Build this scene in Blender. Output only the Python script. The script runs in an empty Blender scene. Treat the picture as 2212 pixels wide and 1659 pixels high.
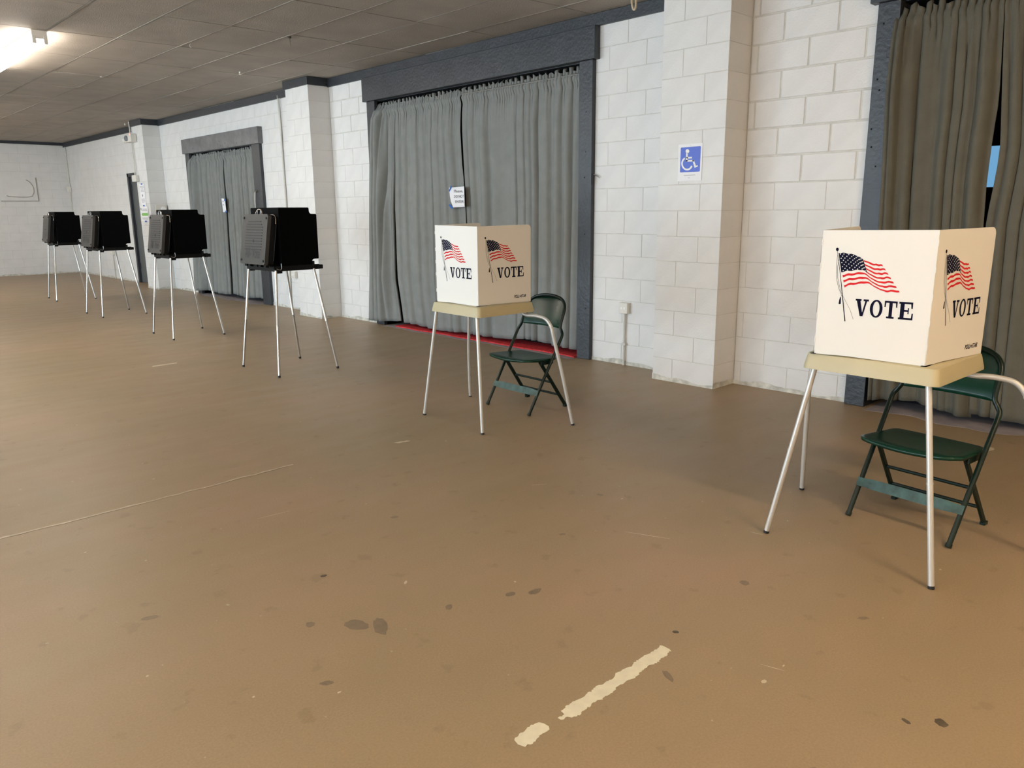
import bpy, bmesh, math, random
import numpy as np
from mathutils import Vector, Matrix
from mathutils.geometry import tessellate_polygon
C = bpy.context.scene.collection
rnd = random.Random(7)

# ------------------------------------------------------------------ camera
IMG_W, IMG_H, F_PX = 2212, 1659, 1667.3
YAW, PITCH, ROLL, CAM_H = 0.7609, 0.2214, -0.0093, 1.4278
def cam_axes():
    cy, sy, cp, sp = math.cos(YAW), math.sin(YAW), math.cos(PITCH), math.sin(PITCH)
    f = Vector((sy*cp, cy*cp, -sp)); r = Vector((cy, -sy, 0)); u = r.cross(f)
    c, s = math.cos(ROLL), math.sin(ROLL)
    return r*c+u*s, -r*s+u*c, f
_r, _u, _f = cam_axes()
cd = bpy.data.cameras.new('camera'); cam = bpy.data.objects.new('camera', cd); C.objects.link(cam)
cd.sensor_width = 36.0; cd.lens = 36.0*F_PX/IMG_W; cd.clip_start = .02; cd.clip_end = 200
cam.matrix_world = Matrix(((_r.x, _u.x, -_f.x, 0), (_r.y, _u.y, -_f.y, 0), (_r.z, _u.z, -_f.z, CAM_H), (0, 0, 0, 1)))
bpy.context.scene.camera = cam

# ------------------------------------------------------------------ world, exposure, daylight
vs = bpy.context.scene.view_settings
vs.view_transform = 'Standard'; vs.look = 'None'; vs.gamma = 1.0; vs.use_curve_mapping = False
vs.exposure = 0.4
W = bpy.data.worlds.new('world'); bpy.context.scene.world = W; W.use_nodes = True
bg = W.node_tree.nodes['Background']; bg.inputs[0].default_value = (.62, .78, 1.0, 1); bg.inputs[1].default_value = 2.0
TUBE_WARM = (1.0, .76, .49); TUBE_POWER = 95.0           # added unseen tubes near the camera
TUBE_FAR = (1.0, .92, .82); TUBE_FAR_POWER = 40.0
def day(name, loc, size_y, size_z, power, col=(.80, .92, 1.0)):
    # daylight area lamp for an open doorway added to the left wall
    l = bpy.data.lights.new(name, 'AREA'); l.shape = 'RECTANGLE'; l.size = size_y; l.size_y = size_z
    l.energy = power; l.color = col
    o = bpy.data.objects.new(name, l); C.objects.link(o); o.location = loc
    o.rotation_euler = (math.radians(90), 0, math.radians(-90))     # shines towards +X
    return o
XL, XW, XP, YFAR, YNEAR, ZC = -6.0, 5.685, 5.374, 21.75, -4.2, 3.13
DAYA = (2.2, 9.4, 2.7); DAYB = (11.0, 14.4, 2.7)         # added unseen doorways: y0, y1, height
day('added_daylight', (XL-.12, (DAYA[0]+DAYA[1])/2, 1.35), 7.1, 2.6, 315, (.74, .90, 1.0))
day('added_daylight', (XL-.12, (DAYB[0]+DAYB[1])/2, 1.35), 3.3, 2.6, 315, (.66, .86, 1.0))

# ------------------------------------------------------------------ materials
MATS = {}
def mat(name, col, rough=.5, metal=0.0, spec=.5, var=0.0, vscale=8.0, bump=0.0, bscale=60.0, emit=None, estr=1.0, coat=0.0, dark=None):
    m = bpy.data.materials.new(name); m.use_nodes = True; nt = m.node_tree; b = nt.nodes['Principled BSDF']
    b.inputs['Base Color'].default_value = (*col, 1); b.inputs['Roughness'].default_value = rough
    b.inputs['Metallic'].default_value = metal; b.inputs['Specular IOR Level'].default_value = spec
    b.inputs['Coat Weight'].default_value = coat
    if emit: b.inputs['Emission Color'].default_value = (*emit, 1); b.inputs['Emission Strength'].default_value = estr
    tc = nt.nodes.new('ShaderNodeTexCoord')
    if var:
        n = nt.nodes.new('ShaderNodeTexNoise'); n.inputs['Scale'].default_value = vscale; n.inputs['Detail'].default_value = 5
        r = nt.nodes.new('ShaderNodeValToRGB'); r.color_ramp.elements[0].position = .3; r.color_ramp.elements[1].position = .7
        d = dark or tuple(c*(1-var) for c in col)
        r.color_ramp.elements[0].color = (*d, 1); r.color_ramp.elements[1].color = (*[min(1, c*(1+var*.5)) for c in col], 1)
        nt.links.new(tc.outputs['Object'], n.inputs['Vector']); nt.links.new(n.outputs['Fac'], r.inputs['Fac'])
        nt.links.new(r.outputs['Color'], b.inputs['Base Color'])
    if bump:
        n2 = nt.nodes.new('ShaderNodeTexNoise'); n2.inputs['Scale'].default_value = bscale; n2.inputs['Detail'].default_value = 4
        bp = nt.nodes.new('ShaderNodeBump'); bp.inputs['Strength'].default_value = bump; bp.inputs['Distance'].default_value = .01
        nt.links.new(tc.outputs['Object'], n2.inputs['Vector']); nt.links.new(n2.outputs['Fac'], bp.inputs['Height'])
        nt.links.new(bp.outputs['Normal'], b.inputs['Normal'])
    MATS[name] = m; return m

def floor_mat():
    m = bpy.data.materials.new('brown_floor_paint'); m.use_nodes = True; nt = m.node_tree; b = nt.nodes['Principled BSDF']
    N = nt.nodes.new; L = nt.links.new
    tc = N('ShaderNodeTexCoord')
    def noise(sc, det=4, scale=(1, 1, 1)):
        mp = N('ShaderNodeMapping'); mp.inputs['Scale'].default_value = scale
        n = N('ShaderNodeTexNoise'); n.inputs['Scale'].default_value = sc; n.inputs['Detail'].default_value = det
        L(tc.outputs['Object'], mp.inputs['Vector']); L(mp.outputs['Vector'], n.inputs['Vector']); return n
    def ramp(n, stops):
        r = N('ShaderNodeValToRGB')
        while len(r.color_ramp.elements) > len(stops): r.color_ramp.elements.remove(r.color_ramp.elements[-1])
        while len(r.color_ramp.elements) < len(stops): r.color_ramp.elements.new(.5)
        for e, (p, c) in zip(r.color_ramp.elements, stops): e.position = p; e.color = (*c, 1)
        L(n.outputs['Fac'], r.inputs['Fac']); return r
    big = ramp(noise(.9, 5), [(.3, FLOOR_A), (.55, FLOOR_B), (.75, FLOOR_C)])
    spots = ramp(noise(9, 3), [(.0, (.6, .6, .6)), (.30, (.66, .66, .64)), (.36, (1, 1, 1)), (1, (1, 1, 1))])
    fine = ramp(noise(140, 3), [(.3, (.9, .9, .9)), (.7, (1.05, 1.05, 1.05))])
    chips = ramp(noise(38, 1), [(0, (0, 0, 0)), (.795, (0, 0, 0)), (.80, (1, 1, 1)), (1, (1, 1, 1))])
    def mix(kind, fac, a, c):
        x = N('ShaderNodeMix'); x.data_type = 'RGBA'; x.blend_type = kind
        if isinstance(fac, float): x.inputs[0].default_value = fac
        else: L(fac, x.inputs[0])
        L(a, x.inputs[6])
        if isinstance(c, tuple): x.inputs[7].default_value = (*c, 1)
        else: L(c, x.inputs[7])
        return x.outputs[2]
    c1 = mix('MULTIPLY', .35, big.outputs[0], spots.outputs[0])
    c2 = mix('MULTIPLY', 1.0, c1, fine.outputs[0])
    c3 = mix('MIX', chips.outputs[0], c2, (.42, .36, .26))
    L(c3, b.inputs['Base Color'])
    rr = N('ShaderNodeMapRange'); L(noise(2.2, 4, (1, 3, 1)).outputs['Fac'], rr.inputs[0])
    rr.inputs[3].default_value = .34; rr.inputs[4].default_value = .52; L(rr.outputs[0], b.inputs['Roughness'])
    b.inputs['Specular IOR Level'].default_value = .27
    bm1 = N('ShaderNodeBump'); bm1.inputs['Strength'].default_value = .35; bm1.inputs['Distance'].default_value = .012
    L(noise(1.6, 3, (.5, 2.2, 1)).outputs['Fac'], bm1.inputs['Height'])
    bm2 = N('ShaderNodeBump'); bm2.inputs['Strength'].default_value = .05; bm2.inputs['Distance'].default_value = .004
    L(noise(90, 3).outputs['Fac'], bm2.inputs['Height']); L(bm1.outputs[0], bm2.inputs['Normal'])
    L(bm2.outputs[0], b.inputs['Normal'])
    return m
FLOOR_A, FLOOR_B, FLOOR_C = (.305, .232, .140), (.335, .246, .152), (.365, .248, .164)
M_FLOOR = floor_mat()
M_BLOCK = mat('white_block_paint', (.75, .735, .71), .5, spec=.35, var=.05, vscale=5, bump=.25, bscale=70)
M_MORTAR = mat('painted_mortar', (.66, .64, .59), .7, spec=.2, var=.15, vscale=12)
M_DIRT = mat('scuffed_wall_base', (.64, .62, .55), .8, spec=.1, var=.35, vscale=16)
M_CEIL = mat('ceiling_panel_paint', (.42, .375, .325), .8, spec=.15, var=.10, vscale=3, bump=.5, bscale=120)
M_GRID = mat('ceiling_runner_paint', (.31, .275, .235), .6, spec=.3, var=.2, vscale=4)
M_SLAB = mat('ceiling_gap', (.12, .10, .085), .9, spec=.1)
M_TRIM = mat('charcoal_trim_paint', (.036, .040, .047), .42, spec=.5, var=.22, vscale=5, bump=.35, bscale=35)
M_TRIML = mat('header_sheen_grey', (.15, .15, .155), .45, spec=.5, var=.3, vscale=7, bump=.3, bscale=30)  # paler than the other trim: sheen put into the colour
M_DOOR = mat('grey_door_paint', (.10, .11, .11), .45, spec=.4, var=.1)
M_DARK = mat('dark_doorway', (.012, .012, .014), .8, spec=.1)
M_CURT = mat('grey_curtain_cloth', (.235, .240, .226), .85, spec=.12, var=.08, vscale=9, bump=.25, bscale=220)
M_CURT2 = mat('olive_curtain_cloth', (.118, .110, .086), .85, spec=.12, var=.08, vscale=9, bump=.25, bscale=220)
M_BLACK = mat('black_corrugated_plastic', (.0016, .0016, .0018), .65, spec=.05)
M_BLACKP = mat('black_tray_plastic', (.004, .004, .004), .45, spec=.18)
M_CASE = mat('charcoal_case_plastic', (.041, .037, .033), .42, spec=.5, bump=.06, bscale=400)
M_CASEDK = mat('case_lettering', (.014, .013, .012), .5)
M_ALU = mat('brushed_aluminium', (.62, .60, .57), .33, metal=1.0, bump=.02, bscale=300)
M_LEG = mat('grey_enamel_leg', (.58, .56, .52), .36, spec=.5, metal=.35)
M_RUB = mat('black_rubber', (.012, .011, .010), .6)
M_TRAY = mat('cream_tray_plastic', (.50, .435, .262), .42, spec=.4, var=.05, vscale=6)
M_SCRN = mat('white_corrugated_plastic', (.78, .755, .70), .5, spec=.3)
M_NAVY = mat('navy_print', (.005, .005, .020), .7, spec=.08)
M_RED = mat('red_print', (.62, .014, .018), .6, spec=.15)
M_WHITE = mat('white_print', (.85, .83, .80), .5)
M_GREEN = mat('dark_green_enamel', (.004, .034, .019), .27, spec=.30, var=.25, vscale=10)
M_GREEND = mat('blackish_green_enamel', (.0025, .013, .008), .3, spec=.32, var=.25, vscale=10)
M_GREENW = mat('worn_green_enamel', (.035, .085, .072), .4, spec=.5, var=.5, vscale=25)
M_PAPER = mat('white_paper', (.86, .85, .86), .6, spec=.2)
M_TAPE = mat('blue_painter_tape', (.02, .11, .42), .6)
M_SBLUE = mat('sign_blue', (.045, .10, .55), .4)
M_INK = mat('grey_ink', (.06, .055, .06), .6)
M_INKL = mat('faint_ink', (.45, .44, .46), .6)
M_GRN = mat('green_arrow_print', (.22, .50, .12), .6)
M_BOXW = mat('off_white_plastic', (.72, .69, .62), .4, spec=.4)
M_PIPE = mat('painted_conduit', (.60, .58, .52), .45, spec=.4)
M_LENS = mat('lamp_lens', (.25, .26, .28), .15, spec=.7)
M_LED = mat('red_indicator', (.5, .02, .02), .4, emit=(1, .1, .08), estr=6)
M_STEEL = mat('dull_steel', (.35, .34, .32), .4, metal=.8)
M_CHROME = mat('worn_chrome', (.6, .58, .55), .25, metal=1.0)
M_TUBE = mat('added_lit_tube', (.9, .9, .9), .5, emit=TUBE_WARM, estr=TUBE_POWER)
M_TUBEF = mat('lit_tube_far', (.9, .9, .9), .5, emit=TUBE_FAR, estr=TUBE_FAR_POWER)
M_FIXT = mat('white_fixture_enamel', (.72, .68, .62), .4, spec=.4)
M_CONC = mat('bare_concrete', (.33, .30, .315), .8, spec=.15, var=.25, vscale=7)
M_RUG = mat('red_carpet', (.68, .060, .066), .95, spec=.05, var=.35, vscale=40, bump=.6, bscale=250)
M_YEL = mat('old_cream_line', (.74, .70, .54), .6, var=.08, vscale=30)
M_STAIN = mat('dark_floor_stain', (.10, .078, .052), .5, var=.3, vscale=40)
M_STAINL = mat('grey_worn_patch', (.205, .155, .100), .45, var=.12, vscale=40)
M_GROOVE = mat('dirt_shadow_line', (.36, .32, .27), .8)
M_CHIP = mat('pale_chip', (.56, .48, .35), .6)
M_JOINT = mat('slab_joint_highlight', (.50, .40, .28), .45, var=.25, vscale=30)  # pale tone paints the highlight along the floor joint
M_ROPE = mat('cotton_rope', (.55, .45, .30), .9, var=.3, vscale=90)
M_HOOK = mat('rusty_hook', (.06, .045, .035), .6)
M_PANE = mat('daylit_pane', (.1, .2, .3), .3, emit=(.16, .38, .62), estr=.75)

# ------------------------------------------------------------------ mesh helpers
class MB:
    def __init__(s): s.v = []; s.f = []; s.m = []; s.cur = 0
    def add(s, vs_, fs):
        o = len(s.v); s.v += [tuple(p) for p in vs_]; s.f += [tuple(i+o for i in f) for f in fs]; s.m += [s.cur]*len(fs); return s
    def box(s, x0, x1, y0, y1, z0, z1):
        return s.add([(x0,y0,z0),(x1,y0,z0),(x1,y1,z0),(x0,y1,z0),(x0,y0,z1),(x1,y0,z1),(x1,y1,z1),(x0,y1,z1)],
                     [(3,2,1,0),(4,5,6,7),(0,1,5,4),(1,2,6,5),(2,3,7,6),(3,0,4,7)])
    def tube(s, pts, r, n=12, caps=True, closed=False):
        pts = [Vector(p) for p in pts]; N = len(pts); rs = r if isinstance(r, (list, tuple)) else [r]*N
        vsx = []; up = None
        for i, p in enumerate(pts):
            if closed: t = (pts[(i+1) % N]-pts[i-1]).normalized()
            else: t = (pts[min(i+1, N-1)]-pts[max(i-1, 0)]).normalized()
            if up is None:
                a = Vector((0, 0, 1)) if abs(t.z) < .9 else Vector((1, 0, 0)); up = (a-t*a.dot(t)).normalized()
            else: up = (up-t*up.dot(t)).normalized()
            b = t.cross(up)
            for k in range(n):
                a = 2*math.pi*k/n; vsx.append(p+(up*math.cos(a)+b*math.sin(a))*rs[i])
        fs = []
        for i in range(N if closed else N-1):
            j = (i+1) % N
            for k in range(n): fs.append((i*n+k, i*n+(k+1) % n, j*n+(k+1) % n, j*n+k))
        if caps and not closed: fs += [tuple(range(n-1, -1, -1)), tuple((N-1)*n+k for k in range(n))]
        return s.add(vsx, fs)
    def prism(s, poly, fn, t):
        """outline poly (2D) mapped by fn(a,b,d): d=0 back, d=t front"""
        n = len(poly); tri = tessellate_polygon([[Vector((a, b, 0)) for a, b in poly]])
        v = [fn(a, b, 0) for a, b in poly]+[fn(a, b, t) for a, b in poly]
        f = [tuple(reversed(x)) for x in tri]+[tuple(i+n for i in x) for x in tri]+[(i, (i+1) % n, n+(i+1) % n, n+i) for i in range(n)]
        return s.add(v, f)
    def flat(s, poly, fn):
        tri = tessellate_polygon([[Vector((a, b, 0)) for a, b in poly]])
        return s.add([fn(a, b) for a, b in poly], [tuple(x) for x in tri])
    def grid(s, nu, nv, fn, closed_u=False):
        v = [fn(i/(nu-1), j/(nv-1)) for j in range(nv) for i in range(nu)]
        f = [(j*nu+i, j*nu+i+1, (j+1)*nu+i+1, (j+1)*nu+i) for j in range(nv-1) for i in range(nu-1)]
        return s.add(v, f)
    def mesh(s, name, mats, smooth=False):
        me = bpy.data.meshes.new(name); me.from_pydata([tuple(p) for p in s.v], [], s.f)
        for m in (mats if isinstance(mats, (list, tuple)) else [mats]): me.materials.append(m)
        if any(s.m): me.polygons.foreach_set('material_index', s.m)
        bm = bmesh.new(); bm.from_mesh(me); bmesh.ops.recalc_face_normals(bm, faces=bm.faces[:]); bm.to_mesh(me); bm.free()
        if smooth:
            me.polygons.foreach_set('use_smooth', [True]*len(me.polygons))
            try: me.set_sharp_from_angle(angle=math.radians(40))
            except Exception: pass
        me.update(); return me
    def build(s, name, mats, parent=None, smooth=False, loc=(0, 0, 0), bevel=0.0):
        o = bpy.data.objects.new(name, s.mesh(name, mats, smooth)); C.objects.link(o); o.location = loc
        if parent: o.parent = parent
        if bevel:
            md = o.modifiers.new('bevel', 'BEVEL'); md.width = bevel; md.segments = 2; md.limit_method = 'ANGLE'; md.angle_limit = math.radians(35)
        return o
def tag(o, label=None, cat=None, group=None, kind=None):
    if label: o['label'] = label
    if cat: o['category'] = cat
    if group: o['group'] = group
    if kind: o['kind'] = kind
    return o
def empty(name, loc=(0, 0, 0), rz=0.0, **kw):
    o = bpy.data.objects.new(name, None); C.objects.link(o); o.location = loc; o.rotation_euler = (0, 0, rz); o.empty_display_size = .1
    return tag(o, **kw)
def copy_tree(o, parent=None):
    c = o.copy(); C.objects.link(c)
    if parent: c.parent = parent
    for ch in list(o.children): copy_tree(ch, c)
    return c
def spline(pts, sub=6):
    P = [Vector(p) for p in pts]; out = []
    for i in range(len(P)-1):
        p0, p1, p2, p3 = P[max(i-1, 0)], P[i], P[i+1], P[min(i+2, len(P)-1)]
        for k in range(sub):
            t = k/sub
            out.append(.5*((2*p1)+(-p0+p2)*t+(2*p0-5*p1+4*p2-p3)*t*t+(-p0+3*p1-3*p2+p3)*t**3))
    out.append(P[-1]); return out
def lerp(a, b, t): return a+(b-a)*t
def pw(x, table):
    if x <= table[0][0]: return table[0][1]
    for (x0, y0), (x1, y1) in zip(table, table[1:]):
        if x <= x1: return lerp(y0, y1, (x-x0)/(x1-x0))
    return table[-1][1]
def rrect(x0, x1, y0, y1, r, n=5):
    out = []
    for cx, cy, a0 in ((x1-r, y1-r, 0), (x0+r, y1-r, 90), (x0+r, y0+r, 180), (x1-r, y0+r, 270)):
        for k in range(n+1):
            a = math.radians(a0+90*k/n); out.append((cx+r*math.cos(a), cy+r*math.sin(a)))
    return out
def text_polys(txt, bold=0.0):
    cu = bpy.data.curves.new('lettering', 'FONT'); cu.body = txt; cu.offset = bold; cu.resolution_u = 3
    o = bpy.data.objects.new('lettering', cu); C.objects.link(o)
    dg = bpy.context.evaluated_depsgraph_get(); me = bpy.data.meshes.new_from_object(o.evaluated_get(dg))
    v = [(p.co.x, p.co.y) for p in me.vertices]; f = [tuple(p.vertices) for p in me.polygons]
    bpy.data.objects.remove(o); bpy.data.curves.remove(cu); bpy.data.meshes.remove(me)
    xs = [p[0] for p in v]; ys = [p[1] for p in v]; x0, x1, y0, y1 = min(xs), max(xs), min(ys), max(ys)
    return [((x-x0)/(x1-x0), (y-y0)/(y1-y0)) for x, y in v], f
def add_text(mb, txt, fn, a0, a1, b0, b1, shear=0.0, bold=0.0):
    v, f = text_polys(txt, bold)
    mb.add([fn(a0+(a1-a0)*x+shear*(b1-b0)*y, b0+(b1-b0)*y) for x, y in v], f)
def star(cx, cy, r, rot=90, ri=.42):
    return [(cx+r*(1 if k % 2 == 0 else ri)*math.cos(math.radians(rot+36*k)), cy+r*(1 if k % 2 == 0 else ri)*math.sin(math.radians(rot+36*k))) for k in range(10)]

# ------------------------------------------------------------------ floor
fl = MB().box(XL-.3, XW+.9, YNEAR-.3, YFAR+.3, -.12, 0).build('floor', M_FLOOR)
tag(fl, 'worn brown painted concrete floor of the hall', kind='structure')
def blob(cx, cy, rx, ry, n=18, jag=.15, rot=0.0):
    out = []
    for k in range(n):
        a = 2*math.pi*k/n; q = 1+rnd.uniform(-jag, jag)
        x, y = rx*q*math.cos(a), ry*q*math.sin(a)
        out.append((cx+x*math.cos(rot)-y*math.sin(rot), cy+x*math.sin(rot)+y*math.cos(rot)))
    return out
def floor_piece(name, poly, m, h=.0008):
    return MB().prism(poly, lambda a, b, d: (a, b, d-.0002), h).build(name, m, fl)
for cx, cy, rx, ry, m in [(2.197, .558, .020, .016, M_STAIN), (2.135, .630, .014, .008, M_STAIN), (2.562, 1.384, .020, .018, M_STAINL),
    (1.306, 2.182, .045, .03, M_STAINL), (1.36, 2.115, .06, .025, M_STAINL), (1.19, 2.30, .018, .016, M_STAINL), (2.07, 1.364, .012, .009, M_STAIN),
    (1.836, 1.232, .03, .012, M_STAINL), (1.93, 1.91, .03, .016, M_STAINL), (1.85, 1.96, .022, .014, M_STAINL), (1.62, 2.05, .02, .012, M_STAINL),
    (2.62, .95, .02, .01, M_STAINL), (1.42, 2.60, .014, .010, M_STAIN), (.80, 2.75, .03, .014, M_STAINL), (1.75, .72, .022, .012, M_STAINL),
    (1.98, 2.9, .02, .012, M_STAINL), (2.4, 2.2, .016, .01, M_STAINL), (1.05, 1.95, .012, .02, M_STAINL), (2.9, 2.4, .02, .012, M_STAINL)]:
    floor_piece('floor_stain', blob(cx, cy, rx, ry, rot=rnd.uniform(0, 3)), m)
floor_piece('paint_chip', blob(2.022, 1.007, .011, .008), M_CHIP)
floor_piece('paint_chip', blob(2.74, 3.886, .048, .012, jag=.4, rot=-.3), M_CHIP)
floor_piece('paint_chip', [(2.50, 7.60), (2.74, 7.61), (2.75, 7.66), (2.52, 7.655)], M_CHIP)
floor_piece('paint_chip', blob(5.14, 1.24, .05, .03, jag=.3), M_CHIP)
floor_piece('paint_chip', blob(1.62, 2.32, .014, .006, rot=.7), M_CHIP)
for k in range(26):
    x, y = rnd.uniform(.6, 3.4), rnd.uniform(.8, 6.0)
    floor_piece('paint_chip', blob(x, y, rnd.uniform(.003, .008), rnd.uniform(.002, .005), 8), M_CHIP)
for x0_, y0_, x1_, y1_ in ((2.62, 2.02, 2.70, 1.83), (2.10, 1.06, 2.12, .99), (3.02, 1.62, 3.03, 1.56), (1.50, 3.35, 1.66, 3.33), (2.75, 2.75, 2.82, 2.70), (1.95, 4.6, 2.06, 4.62)):
    d_ = Vector((x1_-x0_, y1_-y0_, 0)).normalized(); px_, py_ = -d_.y*.0012, d_.x*.0012
    floor_piece('scratch', [(x0_, y0_), ((x0_+x1_)/2+px_, (y0_+y1_)/2+py_), (x1_, y1_), ((x0_+x1_)/2-px_, (y0_+y1_)/2-py_)], M_CHIP)
def jagged_strip(x0, x1, yc, w, step=.006, amp=.0032, tail=0.0):
    up, dn = [], []; n = int((x1-x0)/step); q = [rnd.uniform(0, 6) for _ in range(4)]
    for k in range(n+1):
        x = lerp(x0, x1, k/n); e = (1 if 0 < k < n else .55)*(1.0 if x-x0 > tail else .3)
        up.append((x+rnd.uniform(-.0015, .0015), yc+w/2*e+rnd.uniform(-amp, amp)+.003*math.sin(x*55+q[0])+.002*math.sin(x*131+q[1]))); dn.append((x+rnd.uniform(-.0015, .0015), yc-w/2*e+rnd.uniform(-amp, amp)+.003*math.sin(x*48+q[2])+.002*math.sin(x*117+q[3])))
    return up+dn[::-1]
floor_piece('old_line', jagged_strip(1.440, 1.965, 1.326, .046, tail=.028), M_YEL)
floor_piece('old_line', jagged_strip(1.278, 1.392, 1.336, .046), M_YEL)
jp = [(x, 3.965-.012*math.sin(x*1.7)+rnd.uniform(-.006, .006)) for x in np.arange(-2.0, 2.05, .06)]
floor_piece('slab_joint', [(x, y+.010+rnd.uniform(-.004, .004)) for x, y in jp]+[(x, y-.006) for x, y in reversed(jp)], M_JOINT, .0015)
floor_piece('joint_crack', [(x, y-.004) for x, y in jp]+[(x, y-.0085+rnd.uniform(-.002, .002)) for x, y in reversed(jp)], M_STAINL, .0008)

# ------------------------------------------------------------------ concrete block walls
CR, B0 = .2032, .1917
def jz(k): return 0.0 if k == 0 else B0+(k-1)*CR
_bc = {}
def block_mesh(l, h, d, g=.0022):
    key = (round(l, 3), round(h, 3), round(d, 3), g)
    if key not in _bc:
        c = .0022 if g < .004 else .004                                # half joint, edge rounding; front face looks towards -X, centre at the front
        a, b = l/2-g, h/2-g
        v = [(0, -a+c, -b+c), (0, a-c, -b+c), (0, a-c, b-c), (0, -a+c, b-c), (c, -a, -b), (c, a, -b), (c, a, b), (c, -a, b), (d, -a, -b), (d, a, -b), (d, a, b), (d, -a, b)]
        f = [(0, 1, 2, 3)]+[(i, (i+1) % 4, 4+(i+1) % 4, 4+i) for i in range(4)]+[(4+i, 4+(i+1) % 4, 8+(i+1) % 4, 8+i) for i in range(4)]
        _bc[key] = MB().add(v, f).mesh('block', M_BLOCK)
    return _bc[key]
def layout(y0, y1, ph, k):
    p = ph+(CR if k % 2 else 0.0); P = 2*CR
    e = [y0]; n = math.ceil((y0+.012-p)/P); y = p+n*P
    while y < y1-.012: e.append(y); y += P
    e.append(y1); return [(a, b) for a, b in zip(e, e[1:]) if b-a > .02]
def block_field(parent, x, y0, y1, ph, z0=0.0, z1=3.03, stuff=None, deep=99):
    k = 0
    while jz(k) < z1-.01:
        a, b = max(jz(k), z0), min(jz(k+1), z1)
        if b-a > .03:
            for u, w in layout(y0, y1, ph, k):
                dx = -.0035+rnd.uniform(-.0010, .0008)
                if stuff is None:
                    o = bpy.data.objects.new('block', block_mesh(w-u, b-a, .02, .0022 if k < deep else .0055)); C.objects.link(o); o.parent = parent
                    o.location = (x+dx-(0 if k < deep else .003), (u+w)/2, (a+b)/2)
                else:
                    m = block_mesh(w-u, b-a, .02)
                    stuff.add([(x+dx+q.co.x, (u+w)/2+q.co.y, (a+b)/2+q.co.z) for q in m.vertices], [tuple(p.vertices) for p in m.polygons])
        k += 1
OP3 = (-1.17, 2.20, 2.75); OP1 = (4.99, 8.30, 2.745); OP2 = (11.66, 14.07, 2.45); DR4 = (16.45, 17.43, 2.22)
wr = MB(); ys = [YNEAR-.3]
for a, b, h in (OP3, OP1, OP2, DR4):
    wr.box(XW, XW+.22, ys[-1], a, 0, ZC+.05); wr.box(XW, XW+.22, a, b, h, ZC+.05); ys.append(b)
wr.box(XW, XW+.22, ys[-1], YFAR+.2, 0, ZC+.05)
wall_right = tag(wr.build('wall_right', M_MORTAR), 'white painted concrete block wall with curtained doorways', kind='structure')
for y0, y1, ph in ((2.335, 3.285, 2.82), (3.885, 4.83, 4.47), (8.47, 9.395, 8.905), (9.995, 11.40, 10.94-CR), (14.24, 15.45, 14.7)):
    block_field(wall_right, XW, y0, y1, ph, deep=8 if y0 < 3 else (12 if 8 < y0 < 9 else 99))
block_field(wall_right, XW, 11.38, 14.26, 10.94-CR, z0=2.69)
st = MB()
block_field(None, XW, 16.03, 16.40, 16.2, stuff=st); block_field(None, XW, 17.46, 21.74, 17.7, stuff=st)
block_field(None, XW, 16.40, 17.46, 17.7, z0=2.24, stuff=st); block_field(None, XW, YNEAR, -1.31, 0.1, stuff=st)
tag(st.build('block', M_BLOCK, wall_right), kind='stuff')
for nm, y0, y1, cnt in (('first', 3.285, 3.885, 0), ('second', 9.395, 9.995, 1), ('third', 15.45, 16.03, 2)):
    p = MB().box(XP+.0015, XW+.02, y0+.005, y1-.005, 0, ZC).build('wall_pillar', M_MORTAR)
    tag(p, ['white block pillar carrying the blue wheelchair sign', 'white block pillar just behind the nearest black voting booth', 'white block pillar with the emergency light and paper notices'][cnt], 'pillar', kind='structure')
    k = 0
    while jz(k) < 3.1:
        a, b = jz(k), min(jz(k+1), ZC)
        cut = (y1-.2) if k % 2 == 0 else (y0+.2)
        for u, w in ((y0, cut), (cut, y1)):
            o = bpy.data.objects.new('block', block_mesh(w-u, b-a, XW-XP-.002)); C.objects.link(o); o.parent = p
            o.location = (XP-.002+rnd.uniform(-.0008, .0008), (u+w)/2, (a+b)/2)
        k += 1
# far, left and near walls
wall_far = tag(MB().box(XL-.2, XW+.22, YFAR, YFAR+.2, 0, ZC+.05).build('wall_far', M_MORTAR), 'pale block wall at the far end of the hall', kind='structure')
st = MB(); k = 0
while jz(k) < 3.05:
    a, b = jz(k), min(jz(k+1), 3.06)
    for u, w in layout(XL, XW, 5.5, k):
        m = block_mesh(w-u, b-a, .02); y = YFAR-.003+rnd.uniform(-.001, .001)
        st.add([((u+w)/2+q.co.y, y+q.co.x, (a+b)/2+q.co.z) for q in m.vertices], [tuple(p.vertices) for p in m.polygons])
    k += 1
tag(st.build('block', M_BLOCK, wall_far), kind='stuff')
wl = MB(); yy = YNEAR-.3
for a, b, h in (DAYA, DAYB):
    wl.box(XL-.2, XL, yy, a, 0, ZC+.05); wl.box(XL-.2, XL, a, b, h, ZC+.05); yy = b
wl.box(XL-.2, XL, yy, YFAR+.2, 0, ZC+.05)
tag(wl.build('wall_left', M_BLOCK), 'white wall with two added open doorways letting in daylight', kind='structure')
tag(MB().box(XL-.2, XW+.22, YNEAR-.2, YNEAR, 0, ZC+.05).build('wall_near', M_BLOCK), 'white wall behind the camera', kind='structure')
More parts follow.
